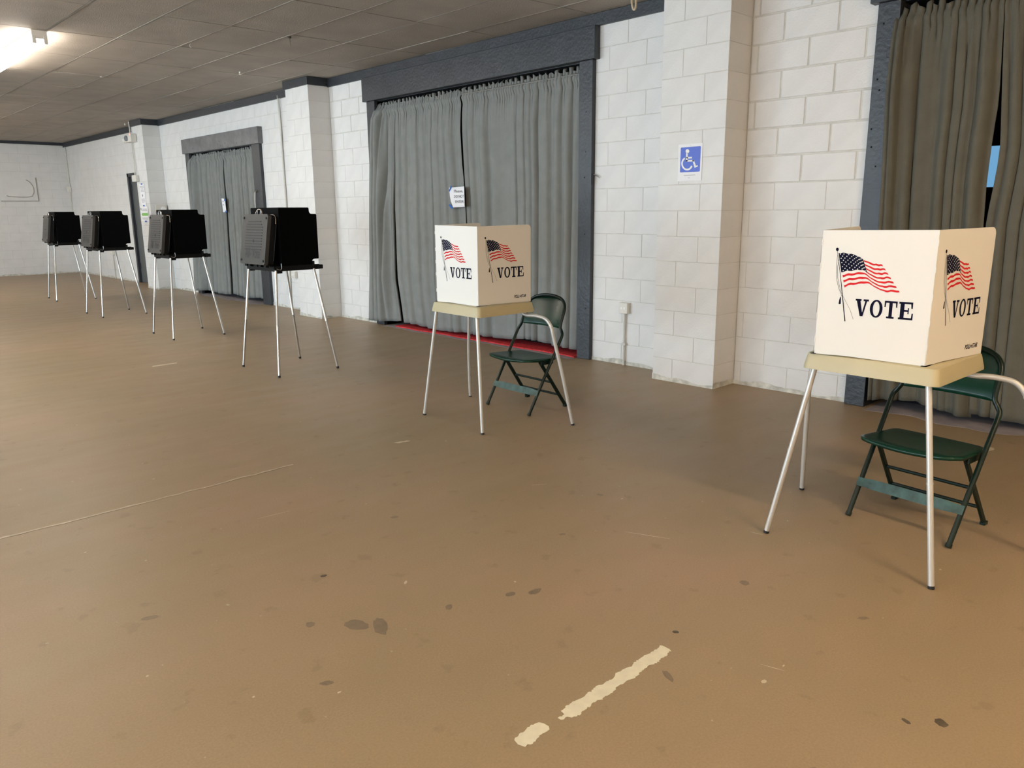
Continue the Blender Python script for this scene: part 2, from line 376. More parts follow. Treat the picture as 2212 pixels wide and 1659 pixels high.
# dirty strip along the foot of the walls
bs = MB()
def foot(x0, x1, y0, y1, along):
    n = max(2, int(abs((y1-y0) if along == 'y' else (x1-x0))/.03)); ph = rnd.uniform(0, 6); top = [.030+.012*math.sin(ph+i*.21)+.007*math.sin(2*ph+i*.63)+.006*rnd.random() for i in range(n+1)]
    for i in range(n):
        if along == 'y':
            ya, yb = lerp(y0, y1, i/n), lerp(y0, y1, (i+1)/n)
            bs.add([(x0, ya, 0), (x0, yb, 0), (x0, yb, top[i+1]), (x0, ya, top[i])], [(0, 1, 2, 3)])
        else:
            xa, xb = lerp(x0, x1, i/n), lerp(x0, x1, (i+1)/n)
            bs.add([(xa, y0, 0), (xb, y0, 0), (xb, y0, top[i+1]), (xa, y0, top[i])], [(0, 1, 2, 3)])
for y0, y1 in ((2.335, 3.285), (3.885, 4.83), (8.47, 9.395), (9.995, 11.40), (14.24, 15.45), (17.46, 21.7)): foot(XW-.009, 0, y0, y1, 'y')
for y0, y1 in ((3.285, 3.885), (9.395, 9.995), (15.45, 16.03)):
    foot(XP-.007, 0, y0, y1, 'y'); foot(XP, XW, y0-.0015, 0, 'x')
foot(3.0, XW, YFAR-.006, 0, 'x')
tag(bs.build('baseboard_right', M_DIRT), 'yellowed dirty strip along the foot of the block wall', kind='structure')

# ------------------------------------------------------------------ ceiling
ceil = tag(MB().box(XL-.2, XW+.22, YNEAR-.2, YFAR+.2, ZC+.022, ZC+.12).build('ceiling', M_SLAB), 'dim white panel ceiling with lay-in grid lines', kind='structure')
xs = [2.262+.6055*i for i in range(-14, 6)]; xs.append(XW)
def gy(k, x): return 8.66+1.22*k-.045*(x-2.86)
pst = MB(); runs = MB()
def panel(x0, x1, ya0, ya1, yb0, yb1):
    g = .0062; z = [ZC+rnd.uniform(-.004, .003) for _ in range(4)]
    v = [(x0+.0125, ya0+g, z[0]), (x1-.0125, ya1+g, z[1]), (x1-.0125, yb1-g, z[2]), (x0+.0125, yb0-g, z[3])]
    v += [(a, b, ZC+.021) for a, b, _ in v]
    return v, [(0, 1, 2, 3), (7, 6, 5, 4), (0, 1, 5, 4), (1, 2, 6, 5), (2, 3, 7, 6), (3, 0, 4, 7)]
for i in range(len(xs)-1):
    x0, x1 = xs[i], xs[i+1]
    for k in range(-11, 11):
        q = [min(max(gy(kk, x), YNEAR), YFAR) for kk, x in ((k, x0), (k, x1), (k+1, x0), (k+1, x1))]
        if min(q[2]-q[0], q[3]-q[1]) < .03: continue
        v, f = panel(x0, x1, q[0], q[1], q[2], q[3])
        if x0 > 1.5 and q[2] > 3.0:
            MB().add(v, f).build('ceiling_panel', M_CEIL, ceil)
        else: pst.add(v, f)
tag(pst.build('ceiling_panel', M_CEIL, ceil), kind='stuff')
for x in xs[:-1]:
    MB().box(x-.0075, x+.0075, YNEAR, YFAR, ZC-.003, ZC+.006).build('grid_runner', M_GRID, ceil)
# ------------------------------------------------------------------ dark ceiling trim boards
tn = [0]
def trim(x0, x1, y0, y1, z0, z1):
    tn[0] += 1
    return tag(MB().box(x0, x1, y0, y1, z0, z1).build('trim_%d' % tn[0], M_TRIM, bevel=.003), 'dark grey painted board under the ceiling', kind='structure')
TZ = 3.018
for y0, y1 in ((YNEAR, 3.285), (3.885, 9.395), (9.995, 15.45), (16.03, YFAR)): trim(XW-.032, XW-.0005, y0, y1, TZ, ZC-.006)
for y0, y1 in ((9.395, 9.995), (15.45, 16.03)):
    trim(XP-.024, XP-.001, y0-.022, y1+.022, TZ+.006, ZC-.006); trim(XP-.001, XW-.033, y0-.022, y0-.001, TZ+.006, ZC-.006)
trim(XL, XW-.033, YFAR-.03, YFAR-.005, TZ+.04, ZC-.006)

# ------------------------------------------------------------------ curtained doorways
def doorway(n, o0, o1, inner0, inner1, hz0, hz1, label, hm, jp=.05, hover=.045, pane=None):
    d = empty('door_%d' % n, (XW, (o0+o1)/2, 0), label=label, kind='structure'); cy = (o0+o1)/2
    MB().box(-jp, .0, o0-cy, inner0-cy, 0, hz0).build('jamb', M_TRIM, d, bevel=.004)
    MB().box(-jp, .0, inner1-cy, o1-cy, 0, hz0).build('jamb', M_TRIM, d, bevel=.004)
    MB().box(-jp-.03, .0, o0-hover-cy, o1+hover-cy, hz0, hz1).build('header', hm, d, bevel=.004)
    MB().box(.0, .30, inner0-.02-cy, inner0-cy, 0, hz0).build('side_lining', M_TRIM, d)
    MB().box(.0, .30, inner1-cy, inner1+.02-cy, 0, hz0).build('side_lining', M_TRIM, d)
    MB().box(.0, .30, inner0-cy, inner1-cy, hz0-.005, hz0+.02).build('top_lining', M_TRIM, d)
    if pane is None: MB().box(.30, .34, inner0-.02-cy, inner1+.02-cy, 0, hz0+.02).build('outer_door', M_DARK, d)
    else:
        y0, y1, z0, z1 = pane; b = MB()
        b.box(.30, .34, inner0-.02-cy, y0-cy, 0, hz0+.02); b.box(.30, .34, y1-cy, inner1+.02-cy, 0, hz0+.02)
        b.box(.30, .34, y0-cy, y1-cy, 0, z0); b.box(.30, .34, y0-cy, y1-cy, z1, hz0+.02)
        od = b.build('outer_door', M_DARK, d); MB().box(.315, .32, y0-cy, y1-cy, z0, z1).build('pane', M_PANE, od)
    MB().tube([(.035, inner0-cy, hz0-.085), (.035, inner1-cy, hz0-.085)], .010, 8).build('curtain_rod', M_STEEL, d, True)
    return d
d1 = doorway(1, 4.83, 8.47, 4.99, 8.30, 2.742, 3.018, 'wide doorway framed in dark grey boards behind the farther VOTE table, hung with curtains', M_TRIM)
d2 = doorway(2, 11.40, 14.24, 11.66, 14.07, 2.445, 2.688, 'narrower doorway with a worn header board, its sheen coloured in pale grey', M_TRIML)
d3 = doorway(3, -1.31, 2.335, -1.17, 2.19, 2.752, 3.018, 'doorway at the right edge with worn grey jamb and olive-grey curtains', M_TRIM, pane=(1.40, 1.95, 1.55, 1.815))
# nail heads and old hinge marks on the jambs
mk = MB()
for y, z in ((2.29, 2.62), (2.23, 2.46), (2.30, 2.27), (2.22, 2.30), (2.28, 2.20), (2.21, 2.05), (2.31, 1.95), (2.3, 1.83), (2.2, 1.86), (2.26, 1.70)):
    mk.flat(blob(y-.5125, z, .006, .007, 8), lambda a, b: (-.0512, a, b))
mk.build('nail_hole', M_DARK, d3)
MB().box(-.058, -.05, 2.222-.5125, 2.252-.5125, 2.40, 2.46).build('hinge_leaf', M_TRIM, d3, bevel=.003)
mk = MB()
for k in range(9):
    y, z = rnd.uniform(11.6, 14.0)-12.82, rnd.uniform(2.47, 2.66)
    mk.flat(blob(y, z, .012, .010, 7, .4), lambda a, b: (-.0812, a, b))
mk.build('paint_chip', M_TRIM, d2)
mk = MB()
for y, z in ((4.9, 2.3), (4.9, 1.95), (4.91, 1.72), (4.9, 1.2), (4.88, .5)): mk.flat(blob(y-6.65, z, .007, .006, 8), lambda a, b: (-.0512, a, b))
mk.build('nail_hole', M_DARK, d1)
lt = empty('hook_latch', (XW-.03, 4.826, 1.73), label='small bent hook on the side of the wide doorway jamb', cat='hook')
MB().tube(spline([(0, .0, 0), (-.01, -.02, .01), (0, -.05, .0), (.01, -.075, -.02)], 4), .004, 6).build('hook', M_CHROME, lt, True)
MB().tube(spline([(-.01, -.006, .02), (-.015, -.01, -.02), (-.012, -.008, -.07)], 4), .005, 6).build('strap', M_RUB, lt, True)

# grey painted exit door in the corner
d4 = empty('door_4', (XW, 16.94, 0), label='dark grey exit door in the far corner of the block wall', kind='structure')
MB().box(-.02, .12, DR4[0]-.03-16.94, DR4[0]+.04-16.94, 0, 2.24).build('jamb', M_TRIM, d4); MB().box(-.02, .12, DR4[1]-.05-16.94, DR4[1]+.03-16.94, 0, 2.24).build('jamb', M_TRIM, d4)
MB().box(-.02, .12, DR4[0]-.03-16.94, DR4[1]+.03-16.94, 2.17, 2.24).build('head_frame', M_TRIM, d4)
dl = MB().box(.03, .075, DR4[0]+.04-16.94, DR4[1]-.05-16.94, .01, 2.17).build('door_leaf', M_DOOR, d4)
for z in (.3, 1.1, 1.9): MB().box(.012, .032, DR4[1]-.075-16.94, DR4[1]-.035-16.94, z, z+.11).build('hinge', M_TRIM, dl)
for n, (a, b, h), lb in ((5, DAYA, 'added open doorway in the left wall nearer the camera'), (6, DAYB, 'added open doorway in the left wall farther down the hall')):
    d = empty('door_%d' % n, (XL, (a+b)/2, 0), label=lb, kind='structure'); w = (b-a)/2
    MB().box(0, .05, -w-.15, -w, 0, h).build('jamb', M_TRIM, d); MB().box(0, .05, w, w+.15, 0, h).build('jamb', M_TRIM, d)
    MB().box(0, .07, -w-.2, w+.2, h, h+.25).build('header', M_TRIM, d)
# bare thresholds and the red carpet strip
def wavy(y0, y1, x_out, x_in, amp, n=40):
    P = [(x_in, y0), (x_in, y1)]
    for k in range(n+1):
        y = lerp(y1, y0, k/n); P.append((x_out+amp*(math.sin(y*7.3)+.6*math.sin(y*17.1+1)+rnd.uniform(-.35, .35)), y))
    return P
for y0, y1, xo, am in ((4.99, 8.24, 5.565, .018), (11.66, 14.05, 5.545, .03), (-1.17, 2.15, 5.555, .04)):
    MB().prism(wavy(y0, y1, xo, XW+.3, am), lambda a, b, d: (a, b, d+.0003), .0012).build('bare_concrete', M_CONC, fl)
rug = MB().prism(wavy(5.0, 8.06, 5.625, XW+.28, .010), lambda a, b, d: (a, b, d+.0016), .012).build('carpet_strip', M_RUG)
tag(rug, 'red carpet strip showing under the curtains of the wide doorway', 'carpet')

# ------------------------------------------------------------------ curtains
def curtain(e0, e1, ztop, hem, xb, seed, label, group, gap=(.07, .17), depth=(.018, .05), xoff=None, name='curtain', cloth=None):
    """e0,e1: edge y as table of z (descending s); cloth hangs in folds from a ruffled rod pocket"""
    R = random.Random(seed); W_ = abs(e1(1.3)-e0(1.3)); nu = max(30, int(W_/.0085)); rows = []
    def knots(lo, hi):
        k = [0.0]
        while k[-1] < W_: k.append(k[-1]+lo*(hi/lo)**R.random())
        return np.array(k)
    K = knots(*gap); D = np.array([R.uniform(*depth) for _ in K]); SK = np.array([R.uniform(-.03, .03) for _ in K])
    K2 = knots(.028, .055); D2 = np.array([R.uniform(.5, 1.0) for _ in K2]); J = np.array([R.uniform(0, 1) for _ in range(nu)])
    s = np.linspace(0, W_, nu)
    zr = [ztop, ztop-.02, ztop-.045, ztop-.065, ztop-.08, ztop-.095, ztop-.11, ztop-.125, ztop-.14, ztop-.16, ztop-.19, ztop-.24, ztop-.31]
    zz = ztop-.31
    while zz > .45: zz -= .12; zr.append(zz)
    nz = len(zr)+6; base_n = len(zr)
    verts = []
    for j in range(nz):
        for i in range(nu):
            u = s[i]/W_
            y_h = lerp(e0(.1), e1(.1), u); h = hem(y_h)
            z = zr[j] if j < base_n else lerp(zr[base_n-1], h, (j-base_n+1)/(nz-base_n))
            t = (ztop-z)/(ztop-h)                                  # 0 top, 1 hem
            y = lerp(e0(z), e1(z), u)
            ss = s[i]+float(np.interp(s[i], K, SK))*t
            ph = float(np.interp(ss, K, np.arange(len(K)))); d = float(np.interp(ss, K, D))
            c = .68*math.cos(2*math.pi*ph)+.32*math.cos(2*math.pi*ph*1.618+2.1*d/.03); c = math.copysign(abs(c)**.85, c)
            ph2 = float(np.interp(s[i], K2, np.arange(len(K2)))); d2 = float(np.interp(s[i], K2, D2))
            amp = min(1, max(0, (t-.015)/.16))**.8*(1+.25*t)
            g = max(0, 1-t/.16)
            x = xb-d*(.5+.5*c)*(.25+.75*amp)-.012*d2*math.cos(2*math.pi*ph2)*g-.002*math.sin(9*y+6*z)
            dt = ztop-z
            pocket = math.exp(-((dt-.085)/.028)**2)
            x -= .016*pocket
            if dt < .055: x -= .018*d2*math.sin(2*math.pi*ph2*1.0+1)*(1-dt/.07); z += (.020*math.sin(2*math.pi*ph2*.53)+.012*(J[i]-.5))*(1-dt/.06)
            if .12 < dt < .2: x += .008*math.sin(math.pi*(dt-.12)/.08)*(.5+.5*math.cos(2*math.pi*ph2))
            y += (.010*math.sin(2*math.pi*ph)*amp + .012*math.sin(2*math.pi*ph2)*g*(1 if dt > .06 else .6))*min(1, min(s[i], W_-s[i])/.05)*(1 if e1(1.3) > e0(1.3) else -1)
            if xoff: x += xoff(u, t, y)
            verts.append((x, y, z))
    mb = MB(); mb.add(verts, [(j*nu+i, j*nu+i+1, (j+1)*nu+i+1, (j+1)*nu+i) for j in range(nz-1) for i in range(nu-1)])
    me = mb.mesh(name, cloth or M_CURT, False); me.polygons.foreach_set('use_smooth', [True]*len(me.polygons))
    o = bpy.data.objects.new(name, me); C.objects.link(o)
    md = o.modifiers.new('thickness', 'SOLIDIFY'); md.thickness = .0025
    return tag(o, label, 'curtain', group)
def smooth(x): x = min(1, max(0, x)); return x*x*(3-2*x)
def tab(*p): q = sorted(p); return lambda z: pw(z, q)
CX = XW+.035
# wide doorway: panels A (left, narrow), B and C
curtain(tab((0, 8.555), (.04, 8.55), (.83, 8.47), (1.75, 8.40), (2.69, 8.30)), tab((.05, 7.97), (.6, 8.07), (1.45, 8.06), (1.95, 7.99), (2.69, 7.97)), 2.700,
        lambda y: pw(y, [(7.9, .09), (8.1, .06), (8.6, .04)]), CX, 11, 'narrow grey curtain at the left side of the wide doorway, hanging over its jamb', 'curtains of the wide doorway', (.06, .11), (.03, .055),
        xoff=lambda u, t, y: -.115*smooth((y-8.16)/.11)*min(1, t/.06))
curtain(tab((.03, 7.93), (.6, 8.03), (1.45, 8.03), (1.95, 7.985), (2.69, 7.965)), tab((.03, 6.72), (1.35, 6.70), (1.75, 6.72), (1.95, 6.75), (2.30, 6.77), (2.70, 6.75)), 2.703,
        lambda y: .046+.014*math.sin(y*5), CX, 12, 'grey curtain left of the taped DO NOT ENTER paper, above the red carpet', 'curtains of the wide doorway', (.10, .30), (.020, .050))
curtain(tab((.03, 6.72), (1.35, 6.70), (1.75, 6.715), (1.95, 6.73), (2.30, 6.75), (2.70, 6.735)), tab((.05, 5.05), (2.70, 5.015)), 2.706,
        lambda y: pw(y, [(5.0, .062), (5.35, .07), (5.6, .095), (5.8, .09), (6.05, .055), (6.8, .045)]), CX+.014, 13, 'grey curtain behind the green chair, at the right side of the wide doorway', 'curtains of the wide doorway', (.08, .30), (.022, .060))
# narrower doorway
curtain(tab((.03, 14.27), (.8, 14.18), (1.67, 14.08), (2.35, 14.06)), tab((.05, 12.90), (.47, 12.87), (1.7, 12.835), (2.25, 12.85), (2.40, 12.88)), 2.415,
        lambda y: .055+.012*math.sin(y*6), CX, 21, 'grey curtain on the left half of the narrower doorway', 'curtains of the narrower doorway', (.09, .18), (.03, .06),
        xoff=lambda u, t, y: -.115*smooth((y-13.93)/.11)*min(1, t/.06))
curtain(tab((.05, 12.893), (.47, 12.863), (1.7, 12.828), (2.25, 12.843), (2.40, 12.873)), tab((.05, 11.69), (2.35, 11.67)), 2.415,
        lambda y: .062+.014*math.sin(y*7), CX+.01, 22, 'grey curtain on the right half of the narrower doorway, behind the nearest black booth', 'curtains of the narrower doorway', (.08, .16), (.03, .065))
# doorway at the right edge
curtain(tab((.05, 2.15), (1.29, 2.18), (1.57, 2.19), (2.18, 2.215), (2.675, 2.215)), tab((.05, 1.50), (.5, 1.54), (1.30, 1.565), (1.58, 1.578), (1.83, 1.574), (2.08, 1.563), (2.58, 1.595)), 2.705,
        lambda y: pw(y, [(1.45, .035), (1.65, .055), (1.85, .095), (2.2, .06)]), CX-.03, 31, 'olive-grey curtain between the worn jamb and the dark gap at the right', 'curtains of the right-hand doorway', (.05, .22), (.025, .06),
        xoff=lambda u, t, y: -.085*smooth((y-2.07)/.11)*min(1, t/.06), cloth=M_CURT2)
curtain(tab((.03, 1.515), (.5, 1.53), (1.32, 1.55), (1.49, 1.540), (1.62, 1.528), (1.79, 1.525), (1.92, 1.535), (2.12, 1.552), (2.58, 1.592)), tab((.05, -1.10), (2.7, -1.12)), 2.705,
        lambda y: .055+.012*math.sin(y*5), CX-.02, 32, 'olive-grey curtain running out of the right edge of the photo', 'curtains of the right-hand doorway', (.06, .17), (.030, .06), cloth=M_CURT2)

# ------------------------------------------------------------------ black folding voting booths
def make_booth():
    b = empty('voting_booth')
    for sx, sy in ((-1, 1), (-1, -1), (1, 1), (1, -1)):
        top = Vector((-.205 if sx < 0 else .165, .262*sy, .93)); ft = Vector((.295*sx, .355*sy, .012)); mid = top.lerp(ft, .52)
        m = MB().tube([top, mid+(top-mid)*.012, mid+(top-mid)*.008, mid-(top-mid)*.008, mid-(top-mid)*.012, ft], [.0115, .0115, .0125, .0125, .0105, .0105], 14)
        leg = m.build('leg', M_ALU, b, True)
        d = (ft-top).normalized(); MB().tube([ft-d*.008, ft+d*.010], .0118, 12).build('rubber_foot', M_RUB, leg, True)
    t = MB().box(-.22, .225, -.266, .266, .922, .945); t.box(-.22, .225, -.266, -.250, .94, .968); t.box(-.22, .225, .250, .266, .94, .968)
    t.box(-.22, -.205, -.266, .266, .94, .968)
    for sy in (-1, 1):
        t.box(.20, .250, .262*sy-.02, .262*sy+.02, .925, .962); t.box(.155, .172, .262*sy-.012, .262*sy+.012, .94, .998)
        t.box(-.20, -.15, .262*sy-.016, .262*sy+.016, .905, .93)
    tray = t.build('tray', M_BLACKP, b, bevel=.004)
    hw = .005
    MB().prism([(-.262, .966), (.262, .966), (.262, 1.462), (.256, 1.470), (-.256, 1.470), (-.262, 1.462)], lambda a, z, d: (-.142+d, a, z), .006).build('back_panel', M_BLACK, b)
    side = [(-.142, .966), (.150, .966), (.152, .985)]
    for k in range(5): a = math.radians(180-90*k/4); side.append((.178+.026*math.cos(a), .990+.026*math.sin(a)))
    side += [(.216, 1.016), (.222, 1.022), (.224, 1.404), (.217, 1.412), (.178, 1.412)]
    for k in range(5): a = math.radians(270-90*k/4); side.append((.178+.026*math.cos(a), 1.438+.026*math.sin(a)))
    side += [(.151, 1.462), (.144, 1.469), (-.136, 1.470), (-.142, 1.464)]
    for sy in (-1, 1):
        MB().prism(side, lambda x, z, d: (x, .262*sy+d-.0025, z), .005).build('side_panel', M_BLACK, b)
    # carrying case hinged below the back panel, tilted outwards at the bottom
    O = Vector((-.292, 0, .985)); e2 = (Vector((-.222, 0, 1.410))-O); H = e2.length; e2.normalize(); e1 = Vector((0, -1, 0)); nn = Vector((-e2.z, 0, e2.x))
    F = lambda a, w, d=0.0: O+e1*a+e2*w+nn*d
    body = MB().prism(rrect(-.232, .232, .0, H, .02), lambda a, w, d: F(a, w, -.085+d), .078).build('case', M_BLACKP, b, bevel=.004)
    MB().prism(rrect(-.238, .238, -.004, H+.004, .022), lambda a, w, d: F(a, w, -.030+d), .034).build('case_lid', M_CASE, b, True, bevel=.009)
    lid = b.children[-1]
    for k in range(11):
        w = H*(.86-.0565*k); ins = .155 if k > 1 else .155-.018*(2-k); r = MB()
        r.prism([(-ins-.004, w-.0042), (ins, w-.0042), (ins+.004, w), (ins, w+.0042), (-ins-.004, w+.0042)], lambda a, q, d: F(a, q, .0032+d), .0035)
        r.build('rib', M_CASEDK, lid)
    MB().prism(star(.0, H*(.86-.0565*7), .012, ri=.6), lambda a, q, d: F(a, q, .0035+d), .004).build('emblem', M_CASEDK, lid)
    tx = MB(); fn = lambda a, w: F(a, w, .0052)
    add_text(tx, 'All', fn, -.145, -.058, .050, .142); add_text(tx, 'Vote', fn, -.005, .140, .050, .142)
    tx.flat(star(-.032, .085, .010), fn); tx.build('raised_lettering', M_CASEDK, lid)
    for a in (-.212, .212):
        for w in (.03, H-.03):
            g = MB(); g.tube([F(a, w, .002), F(a, w, .010), F(a, w, .013)], [.011, .011, .007], 10); g.build('corner_bumper', M_RUB, lid, True)
    hd = MB(); hd.tube(spline([F(-.075, H, -.03), F(-.04, H+.045, -.03), F(.03, H+.045, -.03), F(.065, H, -.03)], 5), .0045, 8)
    hd.tube([F(-.035, H, -.03), F(-.035, H+.042, -.03)], .004, 6); hd.tube([F(.025, H, -.03), F(.025, H+.042, -.03)], .004, 6)
    hd.build('handle', M_CHROME, body, True)
    MB().tube(spline([F(.13, H+.002, -.05), F(.20, H+.008, -.06), F(.236, H-.01, -.065), F(.244, H-.07, -.07)], 5), .0035, 7).build('wire_bail', M_CHROME, body, True)
    MB().tube([F(.240, H-.02, -.078), F(.240, .04, -.078)], .002, 6).build('hinge_wire', M_CASEDK, body, True)
    for a in (-.17, -.1, .03, .1, .2):
        MB().prism([(a-.02, -.022), (a+.02, -.022), (a+.02, .012), (a-.02, .012)], lambda p, q, d: F(p, q, -.05+d), .03).build('hinge_foot', M_BLACKP, body)
    MB().tube(spline([(-.20, -.272, .945), (-.17, -.275, .935), (-.155, -.275, .95), (-.155, -.274, .99)], 4), .0035, 6).build('latch_wire', M_STEEL, tray, True)
    return b
booth = make_booth()
GB = 'black voting booths'
for i, (x, y, rz, lb) in enumerate([(3.41, 6.61, 0, 'nearest black suitcase voting booth, grey lid lettered in dark raised letters, on aluminium legs'),
        (3.555, 9.40, -2.0, 'second black voting booth from the camera, standing before the narrower curtained doorway'),
        (3.59, 12.17, 1.0, 'third black voting booth from the camera, standing just left of the dark exit door'),
        (3.735, 14.98, -4.0, 'farthest black voting booth, leftmost of the four, near the far wall corner')]):
    o = booth if i == 0 else copy_tree(booth)
    o.location = (x, y, 0); o.rotation_euler.z = math.radians(rz); tag(o, lb, 'voting booth', GB)

# ------------------------------------------------------------------ cream polling tables
def make_table(cx, cy, rz, hx, hy, zb, zt, ff, rf, label, toff=(0, 0)):
    t = empty('polling_table', (cx, cy, 0), math.radians(rz), label=label, cat='table', group='cream polling tables')
    tx, ty = toff
    def ring(z, s, r): return [(a+tx, b+ty, z) for a, b in rrect(-hx*s, hx*s, -hy*s, hy*s, r, 6)]
    rings = [ring(zb, 1.0, .028), ring(zb+.012, .998, .028), ring(zt-.012, .965, .028), ring(zt-.003, .955, .027), ring(zt, .935, .025)]
    n = len(rings[0]); v = [p for r in rings for p in r]
    f = [(j*n+i, j*n+(i+1) % n, (j+1)*n+(i+1) % n, (j+1)*n+i) for j in range(len(rings)-1) for i in range(n)]
    f.append(tuple(4*n+i for i in range(n)))
    under = [(a, b, zb+.02) for a, b, _ in ring(zb, .96, .026)]; v += under; o = 5*n
    f += [(i, (i+1) % n, o+(i+1) % n, o+i) for i in range(n)]+[tuple(o+i for i in range(n))]
    MB().add(v, f).build('tray_top', M_TRAY, t, True)
    def leg(path, ringpos):
        P = spline(path, 8) if len(path) > 2 else [Vector(path[0]).lerp(Vector(path[1]), k/20) for k in range(21)]
        m = MB().tube(P, .0118, 14); j = int(len(P)*ringpos); d = (P[j+1]-P[j]).normalized()
        m.tube([P[j]-d*.004, P[j]+d*.004], .0129, 14)
        lg = m.build('leg', M_LEG, t, True); e = (P[-1]-P[-2]).normalized()
        MB().tube([P[-1]-e*.002, P[-1]+e*.010], .0122, 12).build('foot_cap', M_RUB, lg, True)
        MB().tube([P[-1]-e*.055, P[-1]-e*.052], .0124, 14).build('collar', M_LEG, lg, True)
    for (fx, fy) in ff: leg([(-.225+tx, math.copysign(.225, fy)+ty, zb+.015), (fx, fy, .010)], .5)
    for (fx, fy) in rf:
        s = math.copysign(1, fy)
        kx = lambda q: lerp(.20, fx, q)
        leg([(.185+tx, .20*s+ty, zb+.018), (.187+tx, .212*s+ty, zb-.012), (.19+tx, .245*s+ty, zb-.022), (.20+tx, .33*s+ty, zb-.020), (.21+tx, .405*s, zb-.034),
             (.222, .448*s, zb-.085), (.232, .466*s, zb-.17), (kx(.55), lerp(.466*s, fy, .45), zb*.48), (fx, fy, .010)], .62)
    return t
make_table(3.495, 3.955, -3.3, .248, .268, .755, .82, [(-.275, .345), (-.275, -.325)], [(.305, .565), (.318, -.560)], 'cream moulded polling table standing before the wide grey-curtained doorway')
make_table(3.35, 1.205, -1.8, .26, .272, .765, .832, [(-.299, .348), (-.316, -.355)], [(.329, .513), (.305, -.565)], 'cream moulded polling table at the right edge, nearest the camera', toff=(.008, -.005))

# ------------------------------------------------------------------ white privacy screens with printed flags
def homog(px):
    A = []
    for (x, y), (u, v) in zip(px, [(0, 1), (1, 1), (0, 0), (1, 0)]):
        A.append([x, y, 1, 0, 0, 0, -u*x, -u*y, -u]); A.append([0, 0, 0, x, y, 1, -v*x, -v*y, -v])
    h = np.linalg.svd(np.array(A, float))[2][-1].reshape(3, 3)
    def f(x, y):
        q = h@np.array([x, y, 1.0]); return (q[0]/q[2], q[1]/q[2])
    return f
ART = homog([(130, 85), (1345, 82), (60, 1395), (1235, 1535)])      # artwork drawn on a measuring sheet, straightened to 0..1
def interp_curve(pts, t):
    for (t0, p0), (t1, p1) in zip(pts, pts[1:]):
        if t <= t1:
            k = (t-t0)/(t1-t0); return (lerp(p0[0], p1[0], k), lerp(p0[1], p1[1], k))
    return pts[-1][1]
FT = [(0, (292, 333)), (.12, (345, 333)), (.24, (420, 342)), (.36, (490, 362)), (.48, (548, 398)), (.6, (622, 430)), (.72, (680, 443)), (.85, (722, 446)), (1, (775, 460))]
FB = [(0, (352, 698)), (.12, (420, 670)), (.24, (510, 661)), (.36, (592, 650)), (.48, (645, 668)), (.56, (680, 697)), (.66, (740, 722)), (.76, (790, 744)), (.88, (850, 742)), (1, (942, 745))]
def flag_pt(t, v):
    a, b = interp_curve(FT, t), interp_curve(FB, t); w = 4*v*(1-v)
    return ART(lerp(a[0], b[0], v)+w*6*math.sin(9*t), lerp(a[1], b[1], v)+w*8*math.sin(11*t+.6))
def strip_poly(t0, t1, v0, v1, n=26):
    up = [flag_pt(lerp(t0, t1, k/n), v0+.012*math.sin(40*lerp(t0, t1, k/n))) for k in range(n+1)]
    dn = [flag_pt(lerp(t0, t1, k/n), v1+.012*math.sin(40*lerp(t0, t1, k/n)+.8)) for k in range(n+1)]
    return up+dn[::-1]
def pole_poly(pts, w0, w1):
    L_, R_ = [], []; n = len(pts)
    for i, (x, y) in enumerate(pts):
        w = lerp(w0, w1, i/(n-1))/2; L_.append(ART(x-w, y)); R_.append(ART(x+w, y))
    return L_+R_[::-1]
V_Q = [[(0, .89), (.44, .89), (.44, 1), (0, 1)], [(.60, .89), (1, .89), (1, 1), (.60, 1)], [(.08, .92), (.36, .92), (.62, 0), (.40, 0)], [(.74, .92), (.88, .92), (.62, 0), (.50, 0)]]
T_Q = [[(0, .89), (1, .89), (1, 1), (0, 1)], [(0, .64), (.09, .64), (.13, .9), (0, .9)], [(.91, .64), (1, .64), (1, .9), (.87, .9)], [(.37, .05), (.63, .05), (.63, .95), (.37, .95)], [(.2, 0), (.8, 0), (.8, .11), (.2, .11)]]
E_Q = [[(.1, 0), (.38, 0), (.38, 1), (.1, 1)], [(0, .89), (.95, .89), (.95, 1), (0, 1)], [(.86, .64), (.95, .64), (.95, .95), (.82, .9)], [(.3, .45), (.66, .45), (.66, .55), (.3, .55)], [(.62, .33), (.70, .33), (.70, .67), (.62, .67)], [(0, 0), (1, 0), (1, .11), (0, .11)], [(.88, .05), (1, .05), (1, .37), (.91, .37)]]
